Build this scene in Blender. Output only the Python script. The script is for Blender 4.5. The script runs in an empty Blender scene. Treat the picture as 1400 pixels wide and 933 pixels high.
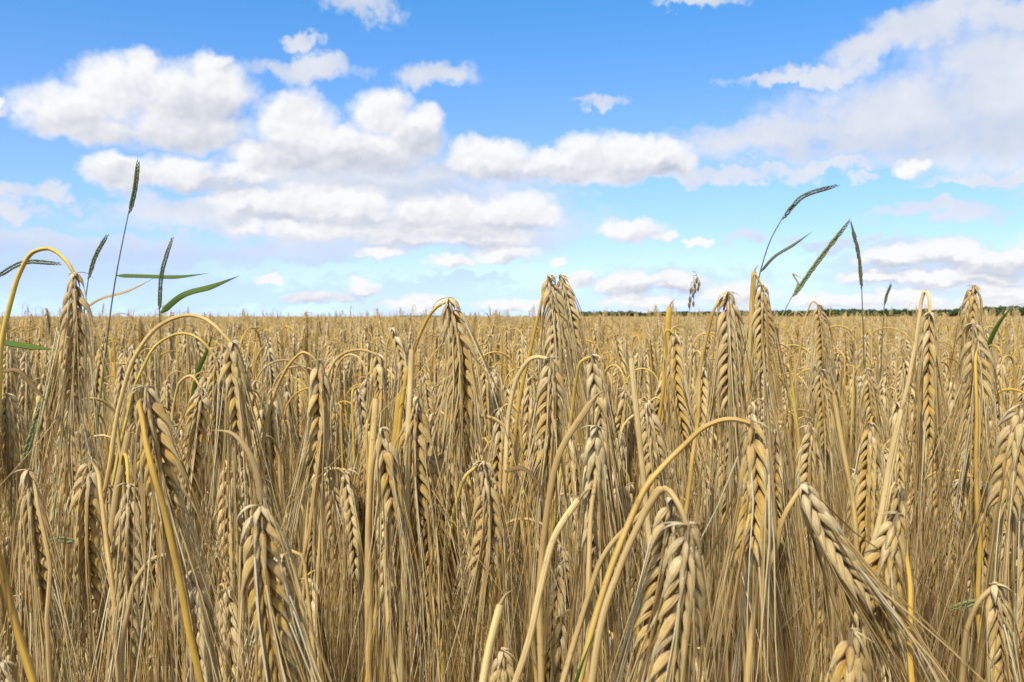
import bpy, math, random
import numpy as np
from mathutils import Vector, Matrix
SC = bpy.context.scene
COL = SC.collection
RAD = math.radians

# ---------------------------------------------------------------- camera, sky, sun, exposure
F_PX = 1167.0                      # focal length in pixels of a 1400 pixel wide picture
CAM_Z = 1.0                        # lens height over the soil; the crop is about 0.92 m tall
HORIZON = 434.0
PITCH = math.atan((466.5 - HORIZON) / F_PX)
cam_data = bpy.data.cameras.new('camera')
cam = bpy.data.objects.new('camera', cam_data); COL.objects.link(cam)
cam_data.sensor_width = 36.0
cam_data.lens = 36.0 * F_PX / 1400.0
cam_data.clip_start = 0.02; cam_data.clip_end = 6000.0
cam.location = (0, 0, CAM_Z); cam.rotation_euler = (math.pi / 2 - PITCH, 0, 0)
cam_data.dof.use_dof = True; cam_data.dof.focus_distance = 0.38; cam_data.dof.aperture_fstop = 40.0
SC.camera = cam
SC.view_settings.view_transform = 'Standard'; SC.view_settings.look = 'None'
SC.view_settings.exposure = 0.0; SC.view_settings.gamma = 1.0
SC.view_settings.use_curve_mapping = False
SC.cycles.max_bounces = 6; SC.cycles.diffuse_bounces = 2; SC.cycles.glossy_bounces = 2
SC.cycles.transmission_bounces = 2; SC.cycles.transparent_max_bounces = 8
SC.cycles.use_adaptive_sampling = True; SC.cycles.adaptive_threshold = 0.015
SC.cycles.pixel_filter_type = 'BLACKMAN_HARRIS'; SC.cycles.filter_width = 1.5

SUN_EL, SUN_AZ = RAD(52), RAD(208)   # azimuth clockwise from +Y (the view direction): behind and left
sun_dir = Vector((math.sin(SUN_AZ) * math.cos(SUN_EL), math.cos(SUN_AZ) * math.cos(SUN_EL), math.sin(SUN_EL)))
sd = bpy.data.lights.new('sun', 'SUN'); sd.energy = 5.0; sd.angle = RAD(2.5); sd.color = (1.0, 0.92, 0.75)
so = bpy.data.objects.new('sun', sd); COL.objects.link(so)
so.rotation_euler = sun_dir.to_track_quat('Z', 'Y').to_euler(); so.location = (0, 0, 50)

W = bpy.data.worlds.new('World'); SC.world = W; W.use_nodes = True
W.cycles.sampling_method = 'MANUAL'; W.cycles.sample_map_resolution = 256
nt = W.node_tree; nt.nodes.clear()
def wn(t, **k):
    n = nt.nodes.new(t)
    for a, b in k.items(): setattr(n, a, b)
    return n
def wl(a, b): nt.links.new(a, b)
def wset(n, i, v):
    if hasattr(v, 'is_output') or hasattr(v, 'links'): wl(v, n.inputs[i])
    else: n.inputs[i].default_value = v
def wmath(op, *a, clamp=False):
    n = wn('ShaderNodeMath', operation=op, use_clamp=clamp)
    for i, v in enumerate(a): wset(n, i, v)
    return n.outputs[0]
def wvec(op, *a):
    n = wn('ShaderNodeVectorMath', operation=op)
    for i, v in enumerate(a): wset(n, i, v)
    return n.outputs['Value'] if op in ('DOT_PRODUCT', 'LENGTH') else n.outputs[0]
def wramp(v, a, b, lo=0.0, hi=1.0):
    n = wn('ShaderNodeMapRange', interpolation_type='SMOOTHSTEP', clamp=True)
    wset(n, 0, v); wset(n, 1, a); wset(n, 2, b); wset(n, 3, lo); wset(n, 4, hi)
    return n.outputs[0]
def wnoise(vec, scale, detail, rough=0.55, dist=0.0):
    n = wn('ShaderNodeTexNoise', noise_dimensions='2D')
    wset(n, 'Vector', vec); wset(n, 'Scale', scale); wset(n, 'Detail', detail); wset(n, 'Roughness', rough); wset(n, 'Distortion', dist)
    return n
def wmix(f, a, b):
    n = wn('ShaderNodeMix', data_type='RGBA')
    wset(n, 0, f); wset(n, 6, a); wset(n, 7, b)
    return n.outputs[2]
tc = wn('ShaderNodeTexCoord')
sep = wn('ShaderNodeSeparateXYZ'); wl(tc.outputs['Generated'], sep.inputs[0])
az = wmath('ARCTAN2', sep.outputs[0], sep.outputs[1])
el = wmath('ARCSINE', sep.outputs[2])
cmb = wn('ShaderNodeCombineXYZ'); wl(az, cmb.inputs[0]); wl(el, cmb.inputs[1])
P = cmb.outputs[0]                     # world direction as azimuth, elevation in radians
# noise coordinates: flattened towards the horizon, where clouds are seen edge on
elc = wmath('MAXIMUM', el, 0.0)
ev = wmath('POWER', elc, 0.8)
cm2 = wn('ShaderNodeCombineXYZ'); wl(az, cm2.inputs[0]); wl(ev, cm2.inputs[1])
Q = cm2.outputs[0]
warp1 = wnoise(Q, 11.0, 4.0, 0.6)
warp2 = wnoise(Q, 38.0, 5.0, 0.62)
def warped(a1, a2):
    w1 = wvec('MULTIPLY_ADD', warp1.outputs['Color'], (a1, a1 * .7, 0), (-a1 / 2, -a1 * .35, 0))
    w2 = wvec('MULTIPLY_ADD', warp2.outputs['Color'], (a2, a2, 0), (-a2 / 2, -a2 / 2, 0))
    return wvec('ADD', P, wvec('ADD', w1, w2))
def cl_dir(px, py):
    a = math.atan((px - 700) / F_PX)
    return a, math.atan((HORIZON - py) / F_PX * math.cos(a))
def blobs(vec, lst, k=0.25):
    """smooth union of soft ellipses at fixed sky directions: 0 at a centre, 1 on its rim"""
    out = None
    for (px, py, rx, ry) in lst:
        a, e = cl_dir(px, py)
        sx, sy = F_PX / rx, F_PX / ry
        q = wvec('MULTIPLY_ADD', vec, (sx, sy, 0), (-a * sx, -e * sy, 0))
        d = wvec('DOT_PRODUCT', q, q)
        out = d if out is None else (lambda o: (o))(wmin(out, d, k))
    return out
def wmin(a, b, k):
    n = wn('ShaderNodeMath', operation='SMOOTH_MIN'); wset(n, 0, a); wset(n, 1, b); wset(n, 2, k)
    return n.outputs[0]
sky = wn('ShaderNodeTexSky', sky_type='NISHITA', sun_disc=False, sun_elevation=SUN_EL, sun_rotation=SUN_AZ)
sky.altitude = 200.0; sky.air_density = 1.0; sky.dust_density = 0.25; sky.ozone_density = 2.0
SKY_STR = 0.10
tint = wn('ShaderNodeValToRGB'); wl(el, tint.inputs[0])   # clear air colour balance by elevation
cr = tint.color_ramp; cr.interpolation = 'EASE'
cr.elements[0].position = 0.0; cr.elements[0].color = (0.34, 0.49, 0.98, 1)
cr.elements[1].position = 0.40; cr.elements[1].color = (0.22, 0.51, 0.70, 1)
e = cr.elements.new(0.06); e.color = (0.38, 0.43, 0.66, 1)
e = cr.elements.new(0.16); e.color = (0.38, 0.475, 0.65, 1)
skyc = wvec('MULTIPLY', sky.outputs[0], wvec('MULTIPLY', tint.outputs[0], (3.0, 3.0, 3.0)))
puffs = [  # cumulus with crisp heaped tops
    (95, 150, 68, 42), (150, 125, 62, 45), (195, 100, 30, 30), (235, 135, 80, 55), (290, 120, 55, 48), (130, 175, 90, 26), (250, 175, 90, 30), (300, 85, 22, 14),
    (335, 235, 50, 16), (405, 165, 62, 45), (380, 215, 75, 28), (520, 160, 55, 44), (560, 185, 55, 40), (450, 205, 110, 34), (585, 165, 26, 26), (520, 205, 75, 30),
    (790, 210, 48, 36), (850, 210, 85, 30), (740, 225, 70, 28), (670, 212, 70, 28), (900, 215, 60, 24), (790, 235, 100, 20), (640, 225, 40, 16),
    (240, 235, 70, 26), (165, 235, 45, 26), (370, 275, 90, 28), (450, 280, 100, 30), (700, 290, 65, 30), (600, 285, 90, 28), (560, 315, 150, 24), (420, 310, 110, 20),
    (640, 320, 90, 22), (610, 355, 40, 12), (680, 345, 60, 12), (755, 355, 14, 8), (520, 345, 40, 10),
    (-12, 142, 16, 12),
    (865, 312, 52, 18), (905, 320, 20, 10), (955, 328, 22, 6), (1240, 227, 22, 11), 
    (490, 390, 32, 12), (365, 380, 22, 6), (430, 405, 60, 10), (570, 412, 60, 10),
    (790, 378, 22, 12), (850, 388, 40, 18), (920, 385, 40, 14), (880, 410, 70, 12), (700, 415, 60, 10), (1000, 400, 60, 16),
    (1210, 350, 50, 14), (1285, 345, 55, 18), (1345, 355, 60, 18), (1395, 350, 40, 18), (1180, 375, 40, 10), (1300, 378, 90, 16), (1240, 405, 90, 16), (1380, 400, 60, 16), (1120, 405, 50, 12), (1320, 415, 80, 10),
    (1500, 330, 90, 40), (-140, 220, 90, 50), (1700, 250, 120, 50), (-400, 260, 120, 60),
]
sheets = [  # flatter, softer cloud
    (1150, 188, 215, 26), (1250, 155, 160, 44), (1060, 196, 130, 13), (1350, 110, 90, 60), (1400, 170, 120, 50), (1330, 205, 130, 16), (1180, 70, 45, 16), (1120, 100, 60, 12), (1245, 45, 60, 24), (1300, 20, 50, 18), (1050, 110, 45, 8), (1390, 25, 60, 22),
    (487, 8, 44, 18), (78, 263, 19, 12), (25, 262, 34, 14), (960, 2, 55, 9), (1035, 327, 28, 12), (400, 345, 140, 14), (425, 97, 60, 17), (600, 98, 52, 17), (415, 60, 20, 9), (815, 143, 28, 8), (940, 240, 170, 10), (1130, 228, 60, 8),
    (1290, 290, 75, 11), (1360, 240, 60, 6), (1185, 243, 22, 6), (1400, 236, 60, 6),
    (330, 300, 170, 22), (560, 300, 230, 40), (500, 250, 220, 30), (700, 330, 60, 22), (230, 298, 60, 6),
    (120, 345, 200, 18), (80, 385, 200, 26), (300, 405, 220, 24), (550, 405, 200, 20), (0, 330, 80, 14), (700, 415, 250, 20), (900, 405, 200, 26), (650, 385, 60, 8),
    (1100, 420, 220, 22), (1280, 395, 190, 44), (1150, 330, 60, 6), (30, 290, 40, 10), (1280, 350, 150, 14), (1700, 150, 200, 90), (-300, 330, 200, 60), (-250, 100, 120, 50),
]
shades = [  # the grey undersides of the heaps
    (200, 185, 120, 20), (290, 165, 50, 34), (395, 205, 50, 14), (470, 225, 110, 16), (575, 205, 40, 22), (760, 240, 90, 12), (870, 240, 60, 12), (560, 262, 120, 12), (640, 320, 70, 10), (490, 305, 110, 12), (380, 300, 60, 8), (630, 235, 60, 12), (700, 312, 50, 8), (600, 340, 100, 8),
    (1270, 365, 110, 7), (1240, 390, 120, 6), (880, 398, 80, 6), (1380, 375, 60, 6), (170, 240, 40, 14), (310, 260, 80, 14), (1330, 190, 130, 24), (1150, 205, 120, 12),
    (100, 370, 220, 30), (330, 405, 220, 18),
]
V1 = warped(0.035, 0.020)
V2 = warped(0.080, 0.030)
V3 = warped(0.050, 0.016)
bill = wn('ShaderNodeTexVoronoi', voronoi_dimensions='2D', feature='SMOOTH_F1')
bill.inputs['Smoothness'].default_value = 0.6
Q2 = wvec('ADD', Q, wvec('MULTIPLY', warp2.outputs['Color'], (0.02, 0.02, 0)))
wl(Q2, bill.inputs['Vector']); bill.inputs['Scale'].default_value = 26.0; bill.inputs['Detail'].default_value = 2.0; bill.inputs['Roughness'].default_value = 0.55
bd = bill.outputs['Distance']
fine = wnoise(Q, 20.0, 7.0, 0.55)
fn = fine.outputs[0]
# cumulus cover
d1 = blobs(V1, [(x + 5, y + 3, rx * .87, ry * .88) for x, y, rx, ry in puffs], 0.18)
PU = [(x + 5, y + 3, rx * .87, ry * .88) for x, y, rx, ry in puffs if -100 < x < 1500]
d1u = blobs(wvec('ADD', V1, (-0.005, 0.009, 0)), PU, 0.10)
slope = wmath('SUBTRACT', d1u, blobs(V1, PU, 0.10))          # > 0 on the sides turned up to the sun
billu = wn('ShaderNodeTexVoronoi', voronoi_dimensions='2D', feature='SMOOTH_F1'); billu.inputs['Smoothness'].default_value = 0.6
wl(wvec('ADD', Q2, (-0.004, 0.006, 0)), billu.inputs['Vector']); billu.inputs['Scale'].default_value = 26.0; billu.inputs['Detail'].default_value = 2.0; billu.inputs['Roughness'].default_value = 0.55
bslope = wmath('SUBTRACT', billu.outputs['Distance'], bd)
d1n = wmath('ADD', d1, wmath('MULTIPLY_ADD', bd, 0.30, -0.16))
d1n = wmath('ADD', d1n, wmath('MULTIPLY_ADD', fn, -1.4, 0.7))
a1 = wramp(d1n, 1.62, 0.40)
core = wramp(d1n, 1.1, 0.0)
# sheets
d2 = blobs(V2, sheets, 0.4)
d2n = wmath('ADD', d2, wmath('MULTIPLY_ADD', fn, -1.7, 0.85))
a2 = wramp(d2n, 2.0, 0.1, 0.0, 0.88)
a2 = wmath('MULTIPLY', a2, wramp(el, 0.02, 0.10, 0.50, 1.0))
# undersides
d3 = blobs(V3, shades, 0.4)
g3 = wramp(wmath('ADD', d3, wmath('MULTIPLY_ADD', fn, -1.2, 0.6)), 1.5, 0.1)
# relief of the heaps: puffy cells brighter on the side of the sun (upper left)
Q3 = wvec('ADD', Q, (-0.006, 0.010, 0))
sm1 = wnoise(Q, 16.0, 3.0, 0.42)
sm2 = wnoise(Q3, 16.0, 3.0, 0.42)
rel = wmath('SUBTRACT', sm1.outputs[0], sm2.outputs[0])
lit = wmath('MULTIPLY_ADD', rel, 0.7, 0.88)
lit = wmath('ADD', lit, wmath('MINIMUM', wmath('MAXIMUM', wmath('MULTIPLY', slope, 0.32), -0.22), 0.16))
lit = wmath('ADD', lit, wmath('MULTIPLY', bslope, 0.22))
lit = wmath('ADD', lit, wmath('MULTIPLY_ADD', bd, -0.12, 0.06))
lit = wmath('SUBTRACT', lit, wmath('MULTIPLY', g3, 0.28), clamp=True)
ccol = wmix(lit, (0.42, 0.47, 0.60, 1), (0.97, 0.975, 0.99, 1))
scol = wmix(wmath('SUBTRACT', wmath('MULTIPLY_ADD', fn, 0.8, 0.36), wmath('MULTIPLY', g3, 0.25), clamp=True), (0.52, 0.61, 0.76, 1), (0.95, 0.96, 0.99, 1))
scol = wmix(wramp(el, 0.11, 0.035, 0.0, 0.75), scol, (0.50, 0.66, 0.89, 1))
# unseen broken cloud, added overhead and behind the camera to whiten the fill light
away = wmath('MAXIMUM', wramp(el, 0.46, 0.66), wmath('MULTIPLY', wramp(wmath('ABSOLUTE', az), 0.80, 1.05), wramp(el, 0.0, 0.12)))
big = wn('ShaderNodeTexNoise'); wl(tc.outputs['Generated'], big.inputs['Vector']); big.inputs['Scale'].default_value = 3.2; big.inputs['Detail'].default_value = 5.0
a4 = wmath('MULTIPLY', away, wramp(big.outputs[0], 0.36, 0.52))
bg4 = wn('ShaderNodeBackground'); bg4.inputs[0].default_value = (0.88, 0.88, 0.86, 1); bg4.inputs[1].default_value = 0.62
bg = wn('ShaderNodeBackground'); wl(skyc, bg.inputs[0]); bg.inputs[1].default_value = SKY_STR
bgs = wn('ShaderNodeBackground'); wl(scol, bgs.inputs[0]); bgs.inputs[1].default_value = 0.92
bgc = wn('ShaderNodeBackground'); wl(ccol, bgc.inputs[0]); bgc.inputs[1].default_value = 1.0
m1 = wn('ShaderNodeMixShader'); wl(a2, m1.inputs[0]); wl(bg.outputs[0], m1.inputs[1]); wl(bgs.outputs[0], m1.inputs[2])
m2 = wn('ShaderNodeMixShader'); wl(a1, m2.inputs[0]); wl(m1.outputs[0], m2.inputs[1]); wl(bgc.outputs[0], m2.inputs[2])
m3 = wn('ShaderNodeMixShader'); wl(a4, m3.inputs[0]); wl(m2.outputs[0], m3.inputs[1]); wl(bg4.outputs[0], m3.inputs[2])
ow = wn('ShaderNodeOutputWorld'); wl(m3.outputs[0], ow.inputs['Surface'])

# ---------------------------------------------------------------- materials
def new_mat(name):
    m = bpy.data.materials.new(name); m.use_nodes = True
    m.node_tree.nodes.clear()
    return m, m.node_tree
class NT:
    def __init__(s, nt): s.t = nt
    def n(s, t, **k):
        x = s.t.nodes.new(t)
        for a, b in k.items(): setattr(x, a, b)
        return x
    def put(s, n, i, v):
        if isinstance(v, bpy.types.NodeSocket): s.t.links.new(v, n.inputs[i])
        else: n.inputs[i].default_value = v
    def math(s, op, *a, clamp=False):
        n = s.n('ShaderNodeMath', operation=op, use_clamp=clamp)
        for i, v in enumerate(a): s.put(n, i, v)
        return n.outputs[0]
    def noise(s, vec, scale, detail=3.0, rough=0.55):
        n = s.n('ShaderNodeTexNoise'); s.put(n, 'Vector', vec); s.put(n, 'Scale', scale); s.put(n, 'Detail', detail); s.put(n, 'Roughness', rough)
        return n.outputs[0]
    def ramp(s, f, pts):
        n = s.n('ShaderNodeValToRGB'); s.put(n, 0, f)
        e = n.color_ramp.elements
        while len(e) > 1: e.remove(e[0])
        e[0].position, e[0].color = pts[0][0], (*pts[0][1], 1)
        for p, c in pts[1:]:
            x = e.new(p); x.color = (*c, 1)
        return n.outputs[0]
    def mix(s, f, a, b, blend='MIX'):
        n = s.n('ShaderNodeMix', data_type='RGBA', blend_type=blend)
        s.put(n, 0, f); s.put(n, 6, a); s.put(n, 7, b)
        return n.outputs[2]
    def scale(s, col, f):
        n = s.n('ShaderNodeVectorMath', operation='SCALE'); s.put(n, 0, col); s.put(n, 3, f)
        return n.outputs[0]
    def attr(s, name):
        n = s.n('ShaderNodeAttribute', attribute_name=name); return n.outputs['Fac']
    def comb(s, x, y, z):
        n = s.n('ShaderNodeCombineXYZ')
        for i, v in enumerate((x, y, z)): s.put(n, i, v)
        return n.outputs[0]
    def uv(s):
        u = s.n('ShaderNodeUVMap', uv_map='uv'); x = s.n('ShaderNodeSeparateXYZ'); s.t.links.new(u.outputs[0], x.inputs[0])
        return x.outputs[0], x.outputs[1]
    def finish(s, col, rough=0.5, spec=0.35, transl=0.0, bump=None, bstr=0.2, bdist=0.0003):
        p = s.n('ShaderNodeBsdfPrincipled'); s.put(p, 'Base Color', col); s.put(p, 'Roughness', rough); s.put(p, 'Specular IOR Level', spec)
        o = s.n('ShaderNodeOutputMaterial')
        if bump is not None:
            b = s.n('ShaderNodeBump'); s.put(b, 'Height', bump); s.put(b, 'Strength', bstr); s.put(b, 'Distance', bdist)
            s.t.links.new(b.outputs[0], p.inputs['Normal'])
        out = p.outputs[0]
        if transl > 0:
            t = s.n('ShaderNodeBsdfTranslucent'); s.put(t, 0, col)
            m = s.n('ShaderNodeMixShader'); m.inputs[0].default_value = transl
            s.t.links.new(out, m.inputs[1]); s.t.links.new(t.outputs[0], m.inputs[2]); out = m.outputs[0]
        s.t.links.new(out, o.inputs[0])

def mat_ear():
    m, t = new_mat('barley_ear'); k = NT(t); u, vv = k.uv(); v = k.math('MODULO', vv, 2.0); fpos = k.math('MULTIPLY', vv, 0.05); r = k.attr('rnd')
    oi = k.n('ShaderNodeObjectInfo'); orn = oi.outputs['Random']
    rr = k.math('FRACT', k.math('ADD', r, orn))
    base = k.ramp(v, [(0.0, (0.30, 0.14, 0.02)), (0.16, (0.56, 0.32, 0.06)), (0.38, (0.82, 0.545, 0.12)), (0.62, (0.91, 0.69, 0.27)), (0.8, (0.94, 0.81, 0.50)), (1.0, (0.94, 0.86, 0.65))])  # husk tones, base darkened and tips paled to paint in gap shade and highlights
    pale = k.mix(k.ramp(orn, [(0.0, (0, 0, 0)), (0.4, (.10, .10, .10)), (0.8, (.4, .4, .4)), (1.0, (.7, .7, .7))]), base, (0.82, 0.69, 0.43, 1))
    pale = k.mix(k.math('MULTIPLY', k.math('POWER', rr, 3.0), 0.5), pale, (0.90, 0.74, 0.44, 1))
    kd = k.math('ABSOLUTE', k.math('SUBTRACT', k.math('FRACT', k.math('ADD', k.math('MULTIPLY', u, 4.0), 0.5)), 0.5))
    rib = k.math('MULTIPLY', k.math('SUBTRACT', 0.16, kd, clamp=True), 4.2, clamp=True)
    pale = k.mix(rib, pale, (0.93, 0.82, 0.56, 1))
    neck = k.math('MULTIPLY', k.math('SUBTRACT', 0.42, fpos, clamp=True), k.math('MULTIPLY_ADD', rr, 1.1, 0.25), clamp=True)
    pale = k.mix(neck, pale, (0.90, 0.77, 0.52, 1))
    st = k.noise(k.comb(k.math('MULTIPLY', u, 9.0), k.math('MULTIPLY', v, 0.7), k.math('MULTIPLY', r, 37.0)), 1.6, 3.0, 0.6)
    bl = k.noise(k.comb(k.math('MULTIPLY', u, 2.0), k.math('MULTIPLY', v, 2.5), k.math('MULTIPLY', r, 71.0)), 1.5, 2.0)
    col = k.scale(pale, k.math('MULTIPLY_ADD', st, 0.85, 0.58))
    col = k.mix(k.math('MULTIPLY_ADD', bl, 1.6, -0.75, clamp=True), col, (0.45, 0.27, 0.09, 1))
    spk = k.noise(k.comb(k.math('MULTIPLY', u, 4.0), k.math('MULTIPLY', v, 9.0), k.math('MULTIPLY', r, 133.0)), 2.2, 2.0)
    col = k.mix(k.math('MULTIPLY_ADD', spk, 7.0, -4.9, clamp=True), col, (0.20, 0.13, 0.07, 1))
    k.finish(col, 0.42, 0.40, 0.25, st, 1.0, 0.0009)
    return m
def mat_awn():
    m, t = new_mat('barley_awn'); k = NT(t); u, v = k.uv(); r = k.attr('rnd')
    oi = k.n('ShaderNodeObjectInfo')
    rr = k.math('FRACT', k.math('ADD', r, oi.outputs['Random']))
    col = k.ramp(rr, [(0.0, (0.26, 0.155, 0.05)), (0.28, (0.56, 0.385, 0.15)), (0.65, (0.82, 0.64, 0.32)), (0.80, (0.94, 0.81, 0.50)), (1.0, (0.97, 0.91, 0.70))])
    col = k.mix(k.math('MULTIPLY', v, 0.30), col, (0.56, 0.36, 0.12, 1))
    k.finish(col, 0.5, 0.35, 0.34)
    return m
def mat_stem(name, controlled):
    m, t = new_mat(name); k = NT(t); u, v = k.uv(); oi = k.n('ShaderNodeObjectInfo')
    if controlled:
        base = oi.outputs['Color']
    else:
        base = k.ramp(oi.outputs['Random'], [(0.0, (0.64, 0.40, 0.07)), (0.25, (0.70, 0.47, 0.12)), (0.5, (0.70, 0.46, 0.11)), (0.8, (0.74, 0.53, 0.20)), (1.0, (0.56, 0.38, 0.14))])
    off = k.math('MULTIPLY', oi.outputs['Random'], 91.0)
    lon = k.noise(k.comb(k.math('MULTIPLY', u, 7.0), k.math('MULTIPLY', v, 4.0), off), 1.7, 3.0)
    blo = k.noise(k.comb(k.math('MULTIPLY', u, 1.0), k.math('MULTIPLY', v, 40.0), off), 1.0, 4.0, 0.65)
    col = k.scale(base, k.math('MULTIPLY_ADD', lon, 1.1, 0.45))
    col = k.mix(k.math('MULTIPLY_ADD', blo, 2.6, -1.15, clamp=True), col, (0.40, 0.24, 0.08, 1))
    sheath_shade = k.math('MULTIPLY', k.math('SUBTRACT', 0.86, v, clamp=True), 6.0, clamp=True)      # v is metres up the straw: gap shade painted into its dull lower sheaths
    col = k.mix(k.math('MULTIPLY', sheath_shade, 0.75), col, (0.34, 0.225, 0.095, 1))
    sp = k.noise(k.comb(k.math('MULTIPLY', u, 3.0), k.math('MULTIPLY', v, 420.0), off), 1.0, 2.0, 0.6)
    col = k.mix(k.math('MULTIPLY_ADD', sp, 5.0, -3.2, clamp=True), col, (0.26, 0.16, 0.07, 1))
    k.finish(col, 0.55, 0.3, 0.08, lon, 0.8, 0.0004)
    return m
def mat_leaf(name, a, b, transl=0.3):
    m, t = new_mat(name); k = NT(t); u, v = k.uv(); oi = k.n('ShaderNodeObjectInfo')
    s1 = k.noise(k.comb(k.math('MULTIPLY', u, 16.0), k.math('MULTIPLY', v, 3.0), k.math('MULTIPLY', oi.outputs['Random'], 60.0)), 1.4, 3.0)
    s2 = k.noise(k.comb(u, k.math('MULTIPLY', v, 30.0), oi.outputs['Random']), 1.2, 3.0)
    col = k.mix(k.math('MULTIPLY_ADD', s1, 1.6, -0.3, clamp=True), (*a, 1), (*b, 1))
    col = k.scale(col, k.math('MULTIPLY_ADD', s2, 0.5, 0.75))
    k.finish(col, 0.6, 0.25, transl, s1, 0.5, 0.0004)
    return m
M_EAR, M_AWN = mat_ear(), mat_awn()
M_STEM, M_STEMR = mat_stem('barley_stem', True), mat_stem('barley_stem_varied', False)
M_DRY = mat_leaf('dry_leaf', (0.46, 0.31, 0.13), (0.76, 0.58, 0.30))
M_GREEN = mat_leaf('green_leaf', (0.065, 0.120, 0.012), (0.15, 0.235, 0.035))
M_WEED = mat_leaf('grass_spike', (0.16, 0.20, 0.095), (0.34, 0.37, 0.19), 0.45)
M_PALEWEED = mat_leaf('pale_grass_spike', (0.22, 0.27, 0.10), (0.42, 0.45, 0.22), 0.35)
M_OAT = mat_leaf('oat_husk', (0.13, 0.085, 0.035), (0.34, 0.22, 0.10), 0.15)

# ---------------------------------------------------------------- mesh helpers
class MB:
    def __init__(s): s.v = []; s.f = []; s.uv = []; s.r = []; s.mi = []; s.n = 0
    def grid(s, P, U, V, rnd, mi=0, cap=True):
        """P: (K, nr, ns, 3) closed tubes; U (ns+1), V (nr) texture coordinates; rnd (K,)"""
        K, nr, ns, _ = P.shape
        base = s.n + np.arange(K)[:, None, None] * (nr * ns)
        i = np.arange(nr - 1)[:, None]; j = np.arange(ns)[None, :]; j2 = (j + 1) % ns
        q = np.stack([i * ns + j, i * ns + j2, (i + 1) * ns + j2, (i + 1) * ns + j], -1).reshape(1, -1, 4) + base.reshape(K, 1, 1)
        V = np.broadcast_to(V, (K, nr))
        u0 = np.broadcast_to(U[None, :-1], (nr - 1, ns)); u1 = np.broadcast_to(U[None, 1:], (nr - 1, ns))
        v0 = np.broadcast_to(V[:, :-1, None], (K, nr - 1, ns)); v1 = np.broadcast_to(V[:, 1:, None], (K, nr - 1, ns))
        uu0 = np.broadcast_to(u0, v0.shape); uu1 = np.broadcast_to(u1, v0.shape)
        uv = np.stack([np.stack([uu0, v0], -1), np.stack([uu1, v0], -1), np.stack([uu1, v1], -1), np.stack([uu0, v1], -1)], -2)
        s.v.append(P.reshape(-1, 3)); s.f.append(q.reshape(-1, 4)); s.uv.append(uv.reshape(-1, 2))
        s.r.append(np.repeat(rnd, nr * ns)); s.mi.append(np.full(q.shape[0] * q.shape[1], mi)); s.n += K * nr * ns
    def mesh(s, name, mats):
        v = np.concatenate(s.v); f = np.concatenate(s.f); uv = np.concatenate(s.uv)
        me = bpy.data.meshes.new(name)
        me.vertices.add(len(v)); me.vertices.foreach_set('co', v.astype(np.float32).ravel())
        me.loops.add(f.size); me.loops.foreach_set('vertex_index', f.astype(np.int32).ravel())
        me.polygons.add(len(f)); me.polygons.foreach_set('loop_start', np.arange(0, f.size, 4, dtype=np.int32))
        me.polygons.foreach_set('material_index', np.concatenate(s.mi).astype(np.int32))
        me.polygons.foreach_set('use_smooth', np.ones(len(f), dtype=bool))
        l = me.uv_layers.new(name='uv'); l.data.foreach_set('uv', uv.astype(np.float32).ravel())
        a = me.attributes.new('rnd', 'FLOAT', 'POINT'); a.data.foreach_set('value', np.concatenate(s.r).astype(np.float32))
        for m in mats: me.materials.append(m)
        me.update(calc_edges=True)
        return me
def unit(a): return a / np.maximum(np.linalg.norm(a, axis=-1, keepdims=True), 1e-12)
def smooth_path(pts, n):
    """smooth curve through the points, resampled to n points equally far apart"""
    p = np.asarray(pts, float)
    if len(p) == 2: return p[0] + (p[1] - p[0]) * np.linspace(0, 1, n)[:, None]
    d = np.maximum(np.linalg.norm(np.diff(p, axis=0), axis=1), 1e-9)[:, None]; v = np.diff(p, axis=0) / d
    m = np.vstack([v[:1], (v[:-1] * d[1:] + v[1:] * d[:-1]) / (d[1:] + d[:-1]), v[-1:]]); out = []
    for i in range(len(p) - 1):
        t = np.linspace(0, 1, 16, endpoint=False)[:, None]
        out.append((2 * t ** 3 - 3 * t ** 2 + 1) * p[i] + (t ** 3 - 2 * t ** 2 + t) * d[i] * m[i] + (3 * t ** 2 - 2 * t ** 3) * p[i + 1] + (t ** 3 - t ** 2) * d[i] * m[i + 1])
    q = np.vstack(out + [p[-1:]]); s = np.r_[0, np.cumsum(np.linalg.norm(np.diff(q, axis=0), axis=1))]
    t = np.linspace(0, s[-1], n)
    return np.stack([np.interp(t, s, q[:, k]) for k in range(3)], 1)
def stem_path(pts, n=130):
    """as smooth_path, with most of the points in the last 15 cm, where the stem bends"""
    q = smooth_path(pts, 500); L = plen(q); t = np.linspace(0, 1, n); k = min(.15, L * .5)
    s = np.where(t < .3, t / .3 * (L - k), L - k + (t - .3) / .7 * k)
    z = np.linspace(0, L, 500)
    return np.stack([np.interp(s, z, q[:, c]) for c in range(3)], 1)
def arclen(q): return np.r_[0, np.cumsum(np.linalg.norm(np.diff(q, axis=0), axis=1))]
def plen(q): return np.linalg.norm(np.diff(q, axis=0), axis=1).sum()
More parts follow.
